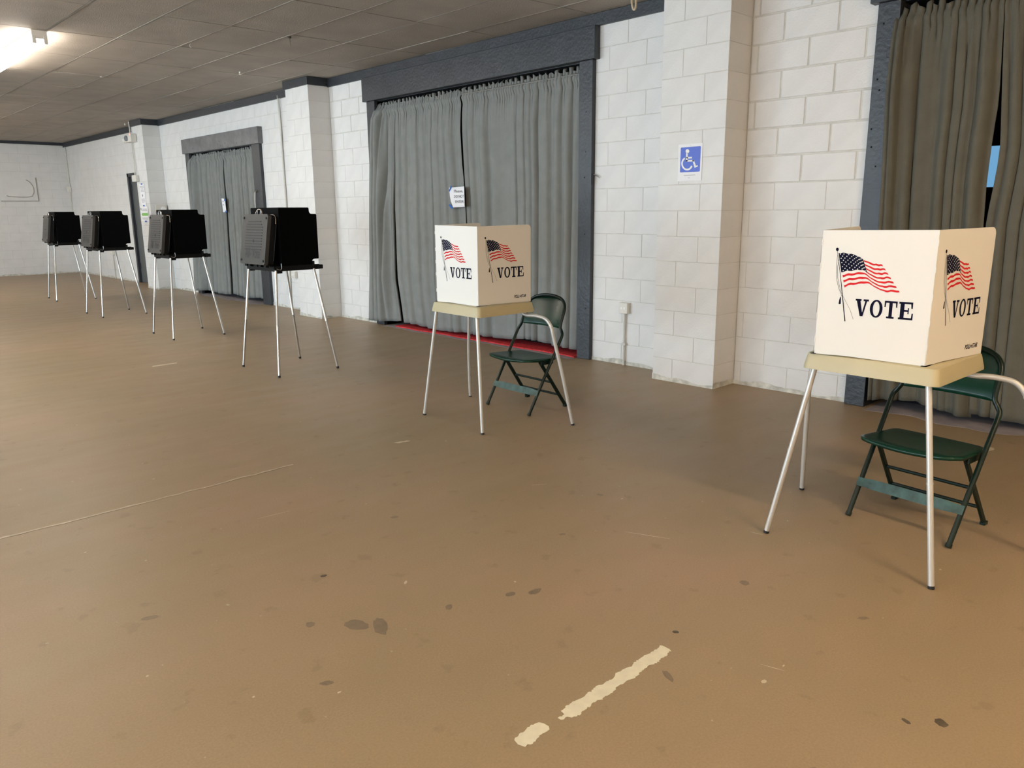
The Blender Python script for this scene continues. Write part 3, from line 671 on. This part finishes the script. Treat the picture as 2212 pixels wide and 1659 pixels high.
def print_art(panel, fn, logo):
    MB().flat(strip_poly(0, .48, 0, 7/13, 16), fn).build('flag_canton', M_NAVY, panel)
    s = MB(); g = lambda a, b: fn(a, b, 1.0)
    for r in range(9):
        for c_ in range(6 if r % 2 == 0 else 5):
            t = .48*((c_+.5)/6+(0 if r % 2 == 0 else 1/12)); v = (7/13)*(r+.55)/9.1
            cx, cy = flag_pt(t, v); q = star(0, 0, 1)
            s.flat([(cx+.0074*x*(1-.35*t), cy+.0064*y) for x, y in q], g)
    tag(s.build('flag_stars', M_WHITE, panel), kind='stuff')
    for k in range(7):
        v0 = 2*k/13
        MB().flat(strip_poly(.485 if k < 4 else .015, 1.0-.012*(6-k), v0+.006, v0+1/13-.004), fn).build('flag_stripe', M_RED, panel)
    p = MB(); p.flat(pole_poly([(279, 312), (318, 580), (345, 800), (376, 1055)], 3.5, 11), fn)
    p.flat([ART(278+15*math.cos(a), 297+18*math.sin(a)) for a in np.linspace(0, 2*math.pi, 17)[:-1]], fn)
    p.flat(pole_poly([(284, 350), (272, 450), (276, 600), (300, 700), (335, 780), (322, 800)], 3, 3), fn)
    p.flat(pole_poly([(300, 400), (285, 480), (290, 600), (325, 740), (372, 830), (430, 940), (462, 1033)], 3, 3), fn)
    p.flat([ART(x, y) for x, y in ((318, 800), (328, 800), (328, 868), (318, 872), (304, 870), (310, 830))], fn)
    p.build('flag_pole', M_NAVY, panel)
    w = MB(); x = .352; b0, b1 = .335, .468
    for Q, wd in ((V_Q, .118), ('O', .112), (T_Q, .110), (E_Q, .122)):
        if Q == 'O':
            n = 28
            for k in range(n):
                a0, a1 = 2*math.pi*k/n, 2*math.pi*(k+1)/n; pt = lambda a, rx, ry: fn(x+wd/2+wd*rx*math.cos(a), (b0+b1)/2+(b1-b0)*ry*math.sin(a))
                w.add([pt(a0, .5, .52), pt(a1, .5, .52), pt(a1, .26, .42), pt(a0, .26, .42)], [(0, 1, 2, 3)])
        else:
            for q in Q: w.add([fn(x+wd*a, b0+(b1-b0)*b) for a, b in q], [(0, 1, 2, 3)])
        x += wd+.014
    w.build('lettering', M_NAVY, panel)
    if logo:
        z = MB(); add_text(z, 'POLL', fn, .668, .765, .062, .100, .25, .03); add_text(z, 'STAR', fn, .800, .900, .062, .100, .25, .03); z.flat(star(.785, .080, .018), fn)
        z.build('maker_mark', M_NAVY, panel)
def make_screen(z0, z1, B, L_, F_, R_, label):
    cx, cy = (L_[0]+R_[0])/2, (L_[1]+F_[1])/2
    s = empty('privacy_screen', (cx, cy, z0), label=label, cat='privacy screen', group='white VOTE privacy screens')
    H = z1-z0; th = .005
    def panel(a, b, round_end, name, logo):
        ha, hb = (a[2]-z0)/H, (b[2]-z0)/H
        p0, p1 = Vector((a[0]-cx, a[1]-cy, 0)), Vector((b[0]-cx, b[1]-cy, 0)); e = p1-p0; Wd = e.length; e.normalize(); n = Vector((e.y, -e.x, 0))
        r = .028; o = []
        def corner(cx_, cy_, a0):
            for k in range(6): q = math.radians(a0+90*k/5); o.append((cx_+r*math.cos(q), cy_+r*math.sin(q)))
        o += [(.002, 0), (Wd*.3, .004), (Wd*.72, .001), (Wd-.002, 0)]
        if round_end == 1: corner(Wd-r, H-r, 0)
        else: o.append((Wd, H))
        if round_end == -1: corner(r, H-r, 90)
        else: o.append((0, H))
        p = MB().prism(o, lambda x, y, d: p0+e*x+Vector((0, 0, y*lerp(ha, hb, x/Wd)))+n*(d-th), th).build(name, M_SCRN, s)
        fn = lambda u, v, up=0.0: p0+e*(u*Wd)+Vector((0, 0, v*H))+n*(.0006+.0005*up)
        print_art(p, fn, logo)
        # torn perforation nubs along the fold
        nb = MB()
        for k in range(10 if round_end == 0 else 0):
            zc = H*(.12+.19*(k % 5))+rnd.uniform(-.02, .02); q = Wd if k < 5 else 0
            c_ = p0+e*q-n*.0005; nb.box(c_.x-.0022, c_.x+.0022, c_.y-.0022, c_.y+.0022, zc, zc+.022)
        if nb.v: tag(nb.build('fold_nub', M_SCRN, p), kind='stuff')
    panel(L_, F_, 0, 'back_panel', False); panel(F_, R_, 1, 'side_panel', True); panel(B, L_, -1, 'side_panel', True)
    c = MB()
    for q, dx, dy in ((F_, .012, .03), (L_, .02, -.03), (F_, .05, -.006)): c.box(q[0]-cx-.012, q[0]-cx+dx+.02, q[1]-cy-.008, q[1]-cy+.012, .0, .002)
    c.build('fold_tab', M_RUB, s)
make_screen(.8205, 1.336, (3.735, 4.235, 1.343), (3.292, 4.197, 1.335), (3.290, 3.764, 1.329), (3.738, 3.730, 1.335), 'white VOTE privacy screen on the table before the wide curtained doorway')
make_screen(.8325, 1.343, (3.54, 1.462, 1.346), (3.105, 1.428, 1.338), (3.130, 1.002, 1.343), (3.575, .936, 1.345), 'white VOTE privacy screen on the table at the right edge, nearest the camera')

# ------------------------------------------------------------------ green steel folding chairs
def make_chair():
    c = empty('folding_chair')
    half = [(-.19, -.228, .012), (-.08, -.231, .195), (.03, -.234, .377), (.105, -.237, .500), (.131, -.236, .545), (.140, -.222, .570), (.142, -.207, .595), (.152, -.203, .63),
            (.178, -.202, .69), (.198, -.196, .735), (.214, -.170, .772), (.226, -.125, .795), (.233, -.06, .807), (.235, 0, .810)]
    path = half+[(x, -y, z) for x, y, z in reversed(half[:-1])]
    P = spline(path, 4)
    fr = MB().tube(P, .0115, 12).build('front_frame', M_GREEND, c, True)
    for sy in (-1, 1):
        MB().tube([(-.186, .228*sy, .018), (-.196, .228*sy, .004)], [.014, .0135], 10).build('foot_cap', M_GREEND, fr, True)
        l = MB(); a, b = Vector((-.055, .196*sy, .370)), Vector((.195, .207*sy, .012)); d = (b-a).normalized(); w = Vector((d.z, 0, -d.x))
        s_ = Vector((0, 1, 0))
        q = [a+w*.013+s_*.007, a-w*.013+s_*.007, a-w*.013-s_*.007, a+w*.013-s_*.007]; q2 = [p+(b-a) for p in q]
        l.add(q+q2, [(0, 1, 2, 3), (7, 6, 5, 4)]+[(i, (i+1) % 4, 4+(i+1) % 4, 4+i) for i in range(4)])
        lg = l.build('rear_leg', M_GREEND, c, bevel=.004)
        MB().box(.18, .214, .207*sy-.012, .207*sy+.012, 0, .018).build('foot_cap', M_GREEND, lg, bevel=.003)
        MB().box(-.06, .06, .213*sy-.004, .213*sy+.004, .345, .378).build('seat_bracket', M_GREEND, c, bevel=.002)
    for t in (.47, .76):
        x, z = lerp(-.055, .195, t), lerp(.370, .012, t)
        MB().tube([(x, -.205, z), (x, .205, z)], .0085, 8).build('rear_stretcher', M_GREEND, c, True)
    x, z = -.105, .156
    cb = MB(); cb.grid(13, 3, lambda u, v: (x-.014+(v-.5)*.020+(.002 if .12 < u < .88 else 0), lerp(-.240, .240, u), z+(v-.5)*(.044 if .1 < u < .9 else .036)))
    o = cb.build('front_crossbar', M_GREENW, c); md = o.modifiers.new('t', 'SOLIDIFY'); md.thickness = .003
    # seat pan: dished sheet with a rolled edge
    def seat(u, v):
        a = 2*u-1; x0 = lerp(-.210, .135, v); hw = lerp(.231, .213, v)
        k = 1.0
        if v < .3: k = .70+.30*math.sqrt(max(0, 1-((.3-v)/.3)**2))
        if v > .78: k = .72+.28*math.sqrt(max(0, 1-((v-.78)/.22)**2))
        x0 += -.014*(1-a*a)*max(0, 1-v/.3)+.012*(1-a*a)*max(0, (v-.7)/.3)
        y = a*hw*k; e = max(abs(a), 0); z = .402-.016*v-.012*(1-a*a)*math.sin(math.pi*v)
        if v < .12: z -= .016*((.12-v)/.12)**2*(1-.6*a*a)
        if e > .9: z -= .009*((e-.9)/.1)**2*min(1, v/.3)*min(1, (1-v)/.2)
        if v > .93: z -= .012*((v-.93)/.07)**2
        return (x0, y, z)
    o = MB().grid(25, 29, seat).build('seat', M_GREEN, c, True); md = o.modifiers.new('t', 'SOLIDIFY'); md.thickness = .015; md.offset = -1
    # back rest sheet inside the loop
    def back(u, v):
        a = 2*u-1; zb = .590+.012*(1-a*a)*0; zt = .806-.036*abs(a)**2.4-.05*max(0, abs(a)-.8)/.2
        z = lerp(zb, zt, v); xl = pw(z, [(.57, .135), (.63, .150), (.69, .176), (.735, .196), (.772, .212), (.81, .234)])
        hw = pw(z, [(.57, .212), (.60, .205), (.735, .197), (.772, .19), (.81, .187)])
        return (xl-.004+.030*(1-a*a), a*hw, z)
    o = MB().grid(21, 13, back).build('backrest', M_GREEN, c, True); md = o.modifiers.new('t', 'SOLIDIFY'); md.thickness = .003
    return c
ch = make_chair()
for i, (x, y, rz, lb) in enumerate([(3.94, 3.978, -2.0, 'dark green steel folding chair at the table before the wide curtained doorway'), (3.68, 1.14, -7.0, 'dark green steel folding chair tucked behind the table at the right edge')]):
    o = ch if i == 0 else copy_tree(ch)
    o.location = (x, y, 0); o.rotation_euler.z = math.radians(rz); tag(o, lb, 'chair', 'green folding chairs')

# ------------------------------------------------------------------ signs and papers (plane x = const, seen from -X: right = -Y)
def wall_fn(x, y_left, z_bot): return lambda a, b, d=0.0: (x-d, y_left-a, z_bot+b)
s = empty('accessibility_sign', (XP-.005, 3.5875, 1.641), label='blue and white wheelchair symbol sign on the nearest block pillar', cat='sign')
fn = wall_fn(0, .110, 0)
MB().prism([(0, 0), (.221, 0), (.221, .281), (0, .281)], lambda a, b, d: fn(a, b, d), .0015).build('sheet', M_PAPER, s)
f1 = lambda a, b: fn(a, b, .0021); f2 = lambda a, b: fn(a, b, .0027)
MB().flat(rrect(.022, .206, .068, .258, .008), f1).build('blue_field', M_SBLUE, s)
w = MB(); K = lambda px, py: ((px-1205)/281*.221+(py-55)*.0*.0, .281-(py-62)/445*.281)
def kp(px, py):      # straighten the slightly leaning sheet
    left = lerp(1207, 1187, (py-72)/440); top = lerp(72, 52, (px-left)/280)
    return ((px-left)/281*.221, .281-(py-top)/446*.281)
w.flat([kp(1312+22*math.cos(a), 150+25*math.sin(a)) for a in np.linspace(0, 6.283, 21)[:-1]], f2)
for q in ([(1296, 170), (1316, 168), (1314, 272), (1294, 274)], [(1300, 218), (1365, 216), (1365, 236), (1300, 238)], [(1294, 256), (1386, 253), (1386, 273), (1294, 276)],
          [(1368, 256), (1387, 254), (1412, 326), (1390, 336)], [(1391, 330), (1428, 316), (1433, 330), (1394, 350)]): w.flat([kp(*p) for p in q], f2)
A0 = np.radians(np.linspace(-105, 160-360+118+360, 30)); cxx, cyy = 1306, 300
A0 = np.radians(np.linspace(245, 20, 30)); ro, ri = 68, 50
w.flat([kp(cxx+ro*math.cos(a), cyy+1.2*ro*math.sin(a)) for a in A0]+[kp(cxx+ri*math.cos(a), cyy+1.22*ri*math.sin(a)) for a in A0[::-1]], f2)
w.build('wheelchair_symbol', M_WHITE, s)
w = MB(); w.flat([(.06, .042), (.165, .042), (.165, .046), (.06, .046)], f1); w.flat([(.10, .022), (.115, .022), (.115, .026), (.10, .026)], f1); w.build('small_print', M_INKL, s)
w = MB(); w.flat(blob(.11, .268, .003, .003, 8), f1); w.build('pin_hole', M_INKL, s)

p = empty('paper_notice', (XW-.052, 6.78, 1.465), label='white taped paper reading Please, DO NOT ENTER on the wide curtains', cat='notice')
PO = [(.010, .215), (.008, .19), (.018, .12), (.035, .065), (.075, .0), (.274, .004), (.274, .222)]
bend = lambda a, b, d=0.0: (-d+.010*((a-.14)/.14)**2*(1 if a < .14 else .2), .14-a, b)
MB().prism(PO, lambda a, b, d: bend(a, b, d), .0008).build('sheet', M_PAPER, p)
w = MB(); f1 = lambda a, b: bend(a, b, .0014)
add_text(w, 'Please,', f1, .100, .254, .156, .190); add_text(w, 'DO NOT', f1, .100, .270, .103, .131); add_text(w, 'ENTER', f1, .118, .262, .047, .075)
w.build('lettering', M_INK, p)
w = MB()
for z in (.203, .013): w.flat([(.06, z), (.272, z+.003), (.272, z+.0045), (.06, z+.0015)], f1)
w.build('border_line', M_INKL, p)
f3 = lambda a, b, d: bend(a, b, d+.0016)
MB().prism([(-.002, .180), (.014, .170), (.062, .218), (.046, .238)], f3, .0004).build('tape', M_TAPE, p)
MB().prism([(-.012, .022), (.006, .040), (.075, .005), (.070, -.018), (.045, -.012)], f3, .0004).build('tape', M_TAPE, p)
p = empty('paper_notice', (XW-.06, 12.79, 1.44), label='small narrow white paper with blue tape on the narrower curtains', cat='notice')
bend = lambda a, b, d=0.0: (-d, .075-a, b)
MB().prism([(0, .225), (.13, .215), (.145, .0), (.02, .0)], lambda a, b, d: bend(a, b, d), .001).build('sheet', M_PAPER, p)
w = MB(); f1 = lambda a, b: bend(a, b, .0016)
for z in (.165, .11): w.flat([(.03, z), (.08, z), (.08, z+.02), (.03, z+.02)], f1)
w.build('faded_print', M_INKL, p)
MB().prism([(.10, .18), (.165, .17), (.16, .20), (.11, .225)], lambda a, b, d: bend(a, b, d+.0016), .0005).build('tape', M_TAPE, p)
MB().prism([(.09, -.01), (.175, .005), (.16, .03), (.11, .02)], lambda a, b, d: bend(a, b, d+.0016), .0005).build('tape', M_TAPE, p)
p = empty('paper_notice', (XP-.006, 15.76, 1.575), label='upper white notice with rows of small print on the far pillar', cat='notice')
g = lambda a, b, d=0.0: (-d, .14-a, b)
MB().prism([(0, 0), (.262, 0), (.262, .40), (0, .40)], g, .001).build('sheet', M_PAPER, p)
w = MB(); f1 = lambda a, b: g(a, b, .0016)
for z, x0, x1 in ((.355, .03, .23), (.33, .02, .24), (.307, .07, .20), (.282, .05, .22), (.257, .04, .23), (.12, .03, .22), (.10, .03, .22), (.08, .04, .22), (.058, .05, .18)): w.flat([(x0, z), (x1, z), (x1, z+.010), (x0, z+.010)], f1)
w.build('small_print', M_INKL, p)
w = MB(); w.flat(blob(.12, .19, .018, .026, 12, .1), f1); w.build('emblem', M_INK, p)
MB().prism([(.09, .39), (.17, .39), (.17, .415), (.09, .415)], lambda a, b, d: g(a, b, d+.0016), .0005).build('tape', M_TAPE, p)
MB().prism([(.09, -.012), (.17, -.012), (.17, .014), (.09, .014)], lambda a, b, d: g(a, b, d+.0016), .0005).build('tape', M_TAPE, p)
p = empty('paper_notice', (XP-.0085, 15.77, 1.29), label='lower white notice with a green double arrow on the far pillar', cat='notice')
g = lambda a, b, d=0.0: (-d, .20-a, b)
MB().prism([(0, 0), (.40, 0), (.40, .272), (0, .272)], g, .001).build('sheet', M_PAPER, p)
f1 = lambda a, b: g(a, b, .0016)
MB().flat([(.03, .125), (.075, .165), (.075, .152), (.345, .152), (.345, .165), (.39, .125), (.345, .085), (.345, .098), (.075, .098), (.075, .085)], f1).build('green_arrow', M_GRN, p)
w = MB(); w.flat(blob(.03, .225, .02, .026, 12, .1), f1); w.build('emblem', M_INK, p)
w = MB()
for z, x0, x1 in ((.215, .09, .34), (.19, .07, .35), (.05, .04, .37), (.028, .06, .35)): w.flat([(x0, z), (x1, z), (x1, z+.012), (x0, z+.012)], f1)
w.build('small_print', M_INKL, p)
MB().prism([(.17, -.02), (.27, -.02), (.27, .008), (.17, .008)], lambda a, b, d: g(a, b, d+.0016), .0005).build('tape', M_TAPE, p)

# ------------------------------------------------------------------ wall fittings
def outlet(y, z, w, h, zbot, label, ztop=None):
    o = empty('outlet_box', (XW-.006, y, z), label=label, cat='outlet')
    b = MB().box(-.045, 0, -w/2, w/2, -h/2, h/2).build('box', M_BOXW, o, bevel=.005)
    m = MB()
    for dy in (-.018, .018): m.tube([(-.044, dy, 0), (-.0475, dy, 0)], .012, 12)
    m.build('socket', M_WHITE, b, True)
    if zbot is not None: MB().tube([(-.018, 0, -h/2+.01), (-.018, 0, zbot-z)], .0105, 10).build('conduit', M_PIPE, o, True)
    if ztop is not None: MB().tube([(-.018, 0, h/2-.01), (-.018, 0, ztop-z)], .0105, 10).build('conduit', M_PIPE, o, True)
    if zbot is not None and z > .3: MB().box(-.032, 0, -.022, .022, .19-z, .21-z).build('conduit_clamp', M_PIPE, o, bevel=.002)
    return o
outlet(4.425, .537, .095, .10, 0.0, 'white outlet box on a short conduit right of the wide doorway')
outlet(10.63, .52, .12, .10, None, 'white outlet box low on the wall behind the nearest black booth')
outlet(18.94, .58, .16, .10, 0.0, 'far outlet box on a conduit low on the wall near the exit door')
cp = MB().tube([(XW-.022, 10.76, 3.06), (XW-.022, 10.74, 2.7), (XW-.022, 10.735, 1.5), (XW-.022, 10.80, 0.0)], .013, 10).build('conduit_pipe', M_PIPE, None, True)
tag(cp, 'tall thin white conduit running down the wall left of the second pillar', 'conduit')
MB().tube([(XW-.022, 10.735, 2.25), (XW-.022, 10.735, 2.31)], .018, 10).build('coupling', M_PIPE, cp, True)
MB().tube(spline([(XW-.035, 10.70, 3.02), (XW-.04, 10.70, 2.7), (XW-.03, 10.722, 2.4)], 5), .006, 6).build('cable', M_PIPE, cp, True)
co = empty('conduit_pipe', (XW-.02, 21.62, 2.02), label='thin conduit with a junction box in the far room corner', cat='conduit')
MB().tube([(0, 0, .06), (0, -.02, 1.0)], .016, 8).build('pipe', M_PIPE, co, True); MB().box(-.06, .012, -.07, .07, -.06, .07).build('junction_box', M_BOXW, co, bevel=.006)
MB().tube([(0, 0, -.06), (0, .04, -.5)], .008, 8).build('cable', M_PIPE, co, True)
# emergency light on the third pillar
e = empty('emergency_light', (XP-.006, 15.93, 2.81), label='white emergency light with a round lamp and red indicator on the far pillar', cat='emergency light')
bx = MB().box(-.11, 0, -.17, .19, -.07, .075).build('housing', M_BOXW, e, bevel=.012)
MB().tube([(-.10, .03, 0), (-.135, .03, 0), (-.145, .03, 0)], [.052, .052, .045], 18).build('lamp', M_LENS, e, True)
MB().tube([(-.06, .18, -.01), (-.075, .225, -.012), (-.085, .25, -.014)], [.02, .045, .05], 14).build('lamp', M_BOXW, e, True)
MB().tube([(-.111, -.15, .062), (-.117, -.15, .062)], .009, 8).build('indicator', M_LED, e, True)
MB().tube([(-.03, .06, .07), (-.03, .075, .31)], .011, 8).build('conduit', M_PIPE, e, True)
MB().tube([(-.03, .05, -.07), (-.03, .02, -.5), (-.03, .05, -.66)], .011, 8).build('conduit', M_PIPE, e, True)
MB().box(-.06, 0, -.06, .16, -.785, -.665).build('switch_box', M_BOXW, e, bevel=.006)
q = empty('wall_sensor', (5.56, 15.449, 1.53), label='pale box with a round knob on the shaded side of the far pillar', cat='sensor')
MB().box(-.105, .105, -.035, 0, -.06, .06).build('box', M_BOXW, q, bevel=.005); MB().tube([(.03, -.034, -.02), (.03, -.07, -.02), (.03, -.078, -.02)], [.045, .045, .036], 16).build('knob', M_WHITE, q, True)
# patched access cover on the far wall
a = empty('access_cover', (4.6, YFAR-.008, 2.03), label='pale square cover plate with a curved groove on the far wall', cat='cover plate')
MB().box(-.40, .365, -.02, 0, -.275, .275).build('plate', M_BLOCK, a)
MB().box(-.40, .375, -.016, 0, -.289, -.275).build('edge_shadow_line', M_GROOVE, a); MB().box(.365, .379, -.016, 0, -.289, .265).build('edge_shadow_line', M_GROOVE, a)  # dark strips paint the plate's shadow line, with dirt in it
MB().tube(spline([(.168, -.022, .208), (.24, -.022, .157), (.296, -.022, .054), (.302, -.022, -.05), (.28, -.022, -.118), (.2, -.022, -.186), (-.17, -.022, -.185), (-.275, -.022, -.16)], 5), .008, 6).build('groove_shadow_line', M_GROOVE, a, True)
# cord cleat beside the narrower doorway
c = empty('cord_cleat', (XW-.052, 11.60, 1.745), label='small cleat with a loose cord on the right jamb of the narrower doorway', cat='cleat')
MB().tube([(-.012, -.05, .015), (-.018, 0, 0), (-.012, .05, -.01)], .009, 8).build('cleat', M_CHROME, c, True)
MB().tube(spline([(-.02, .02, 0), (-.02, .045, -.12), (-.018, .03, -.4), (-.016, .05, -.8), (-.016, .03, -1.2)], 6), .004, 6).build('cord', M_PIPE, c, True)
MB().tube(spline([(-.02, -.01, 0), (-.022, .015, -.14), (-.02, .05, -.45), (-.018, .07, -.8)], 6), .004, 6).build('cord', M_PIPE, c, True)
# rope loop and hooks in the ceiling
r_ = empty('rope_loop', (5.2, 4.04, ZC), label='looped end of pale cotton rope hanging from the ceiling at the top edge', cat='rope')
MB().tube(spline([(-.0, .012, -.0), (.0, .026, -.10), (.0, .016, -.165), (.0, .0, -.185), (.0, -.014, -.165), (.0, -.014, -.09), (0, -.006, -.0)], 6), .0085, 8).build('rope', M_ROPE, r_, True)
for i, (x, y, l, lb) in enumerate(((4.10, 7.46, .085, 'dark wire hook with a long stem hanging from the ceiling'), (4.6, 9.66, .035, 'small pale knob hook on the ceiling left of the second pillar'),
                                   (3.51, 8.44, .03, 'tiny pale curved hook on the ceiling beside the strip light'), (3.43, 11.10, .012, 'small white clip on a ceiling grid line'), (5.40, 16.4, .04, 'small pale pendant on the ceiling by the far pillar'))):
    h = empty('ceiling_hook', (x, y, ZC), label=lb, cat='hook')
    m = M_HOOK if i == 0 else M_BOXW
    if i == 0: MB().tube([(0, 0, .0), (0, 0, -.018)], [.02, .008], 8).tube([(0, 0, 0), (.004, 0, -l)], .0028, 6).tube([(-.022, 0, -.006), (.022, .01, -.010)], .005, 6).build('hook', m, h, True)
    elif i == 2: MB().tube(spline([(0, 0, 0), (-.012, 0, -.015), (-.004, 0, -.034), (.006, 0, -.03)], 5), .0028, 6).build('hook', m, h, True)
    else: MB().tube([(0, 0, .0), (0, 0, -l*.5), (0, 0, -l*.8), (0, 0, -l)], [.012, .01, .018, .01], 10).build('hook', m, h, True)

# ------------------------------------------------------------------ fluorescent strip lights
def make_light(mt):
    f = empty('strip_light')
    h = MB(); L_ = 1.22
    h.prism([(-.062, 0), (-.062, -.035), (-.03, -.062), (.03, -.062), (.062, -.035), (.062, 0)], lambda a, b, d: (a, -L_+d, b), 2*L_); h.build('housing', M_FIXT, f)
    for sy in (-1, 1):
        e = MB(); e.box(-.066, .066, sy*L_-.012, sy*L_+.012, -.075, 0)
        for sx in (-1, 1): e.box(.048*sx-.016, .048*sx+.016, sy*L_-.014, sy*L_+.014, -.118, -.05)
        e.build('end_socket', M_FIXT, f, bevel=.003)
    for sx in (-1, 1): MB().tube([(.048*sx, -L_+.015, -.098), (.048*sx, L_-.015, -.098)], .019, 10).build('tube', mt, f, True)
    return f
first = make_light(M_TUBEF); first.location = (2.20, 9.97, ZC-.004)
tag(first, 'lit twin-tube fluorescent strip light on the ceiling at the upper left', 'light', 'ceiling strip lights')
near = make_light(M_TUBE); spots = [(near, 2.2, -1.6)]  # unseen fixtures added to brighten floor, walls and screens
for src, x, y in ((first, 2.2, 16.3), (near, -2.4, -2.4), (first, -.5, 1.8), (first, .7, 7.0), (first, -.6, 14.0), (first, 1.2, 19.6)): spots.append((copy_tree(src), x, y))
for (o, x, y), where in zip(spots, ('behind the camera on the right', 'beyond the left edge near the third booth', 'behind the camera on the left', 'right above the camera', 'left of the nearest black booth', 'far left across from the exit door', 'farthest one beside the far wall')):
    o.location = (x, y, ZC-.004)
    tag(o, 'added lit ceiling strip light out of view, %s' % where, 'light', 'added ceiling strip lights out of view')
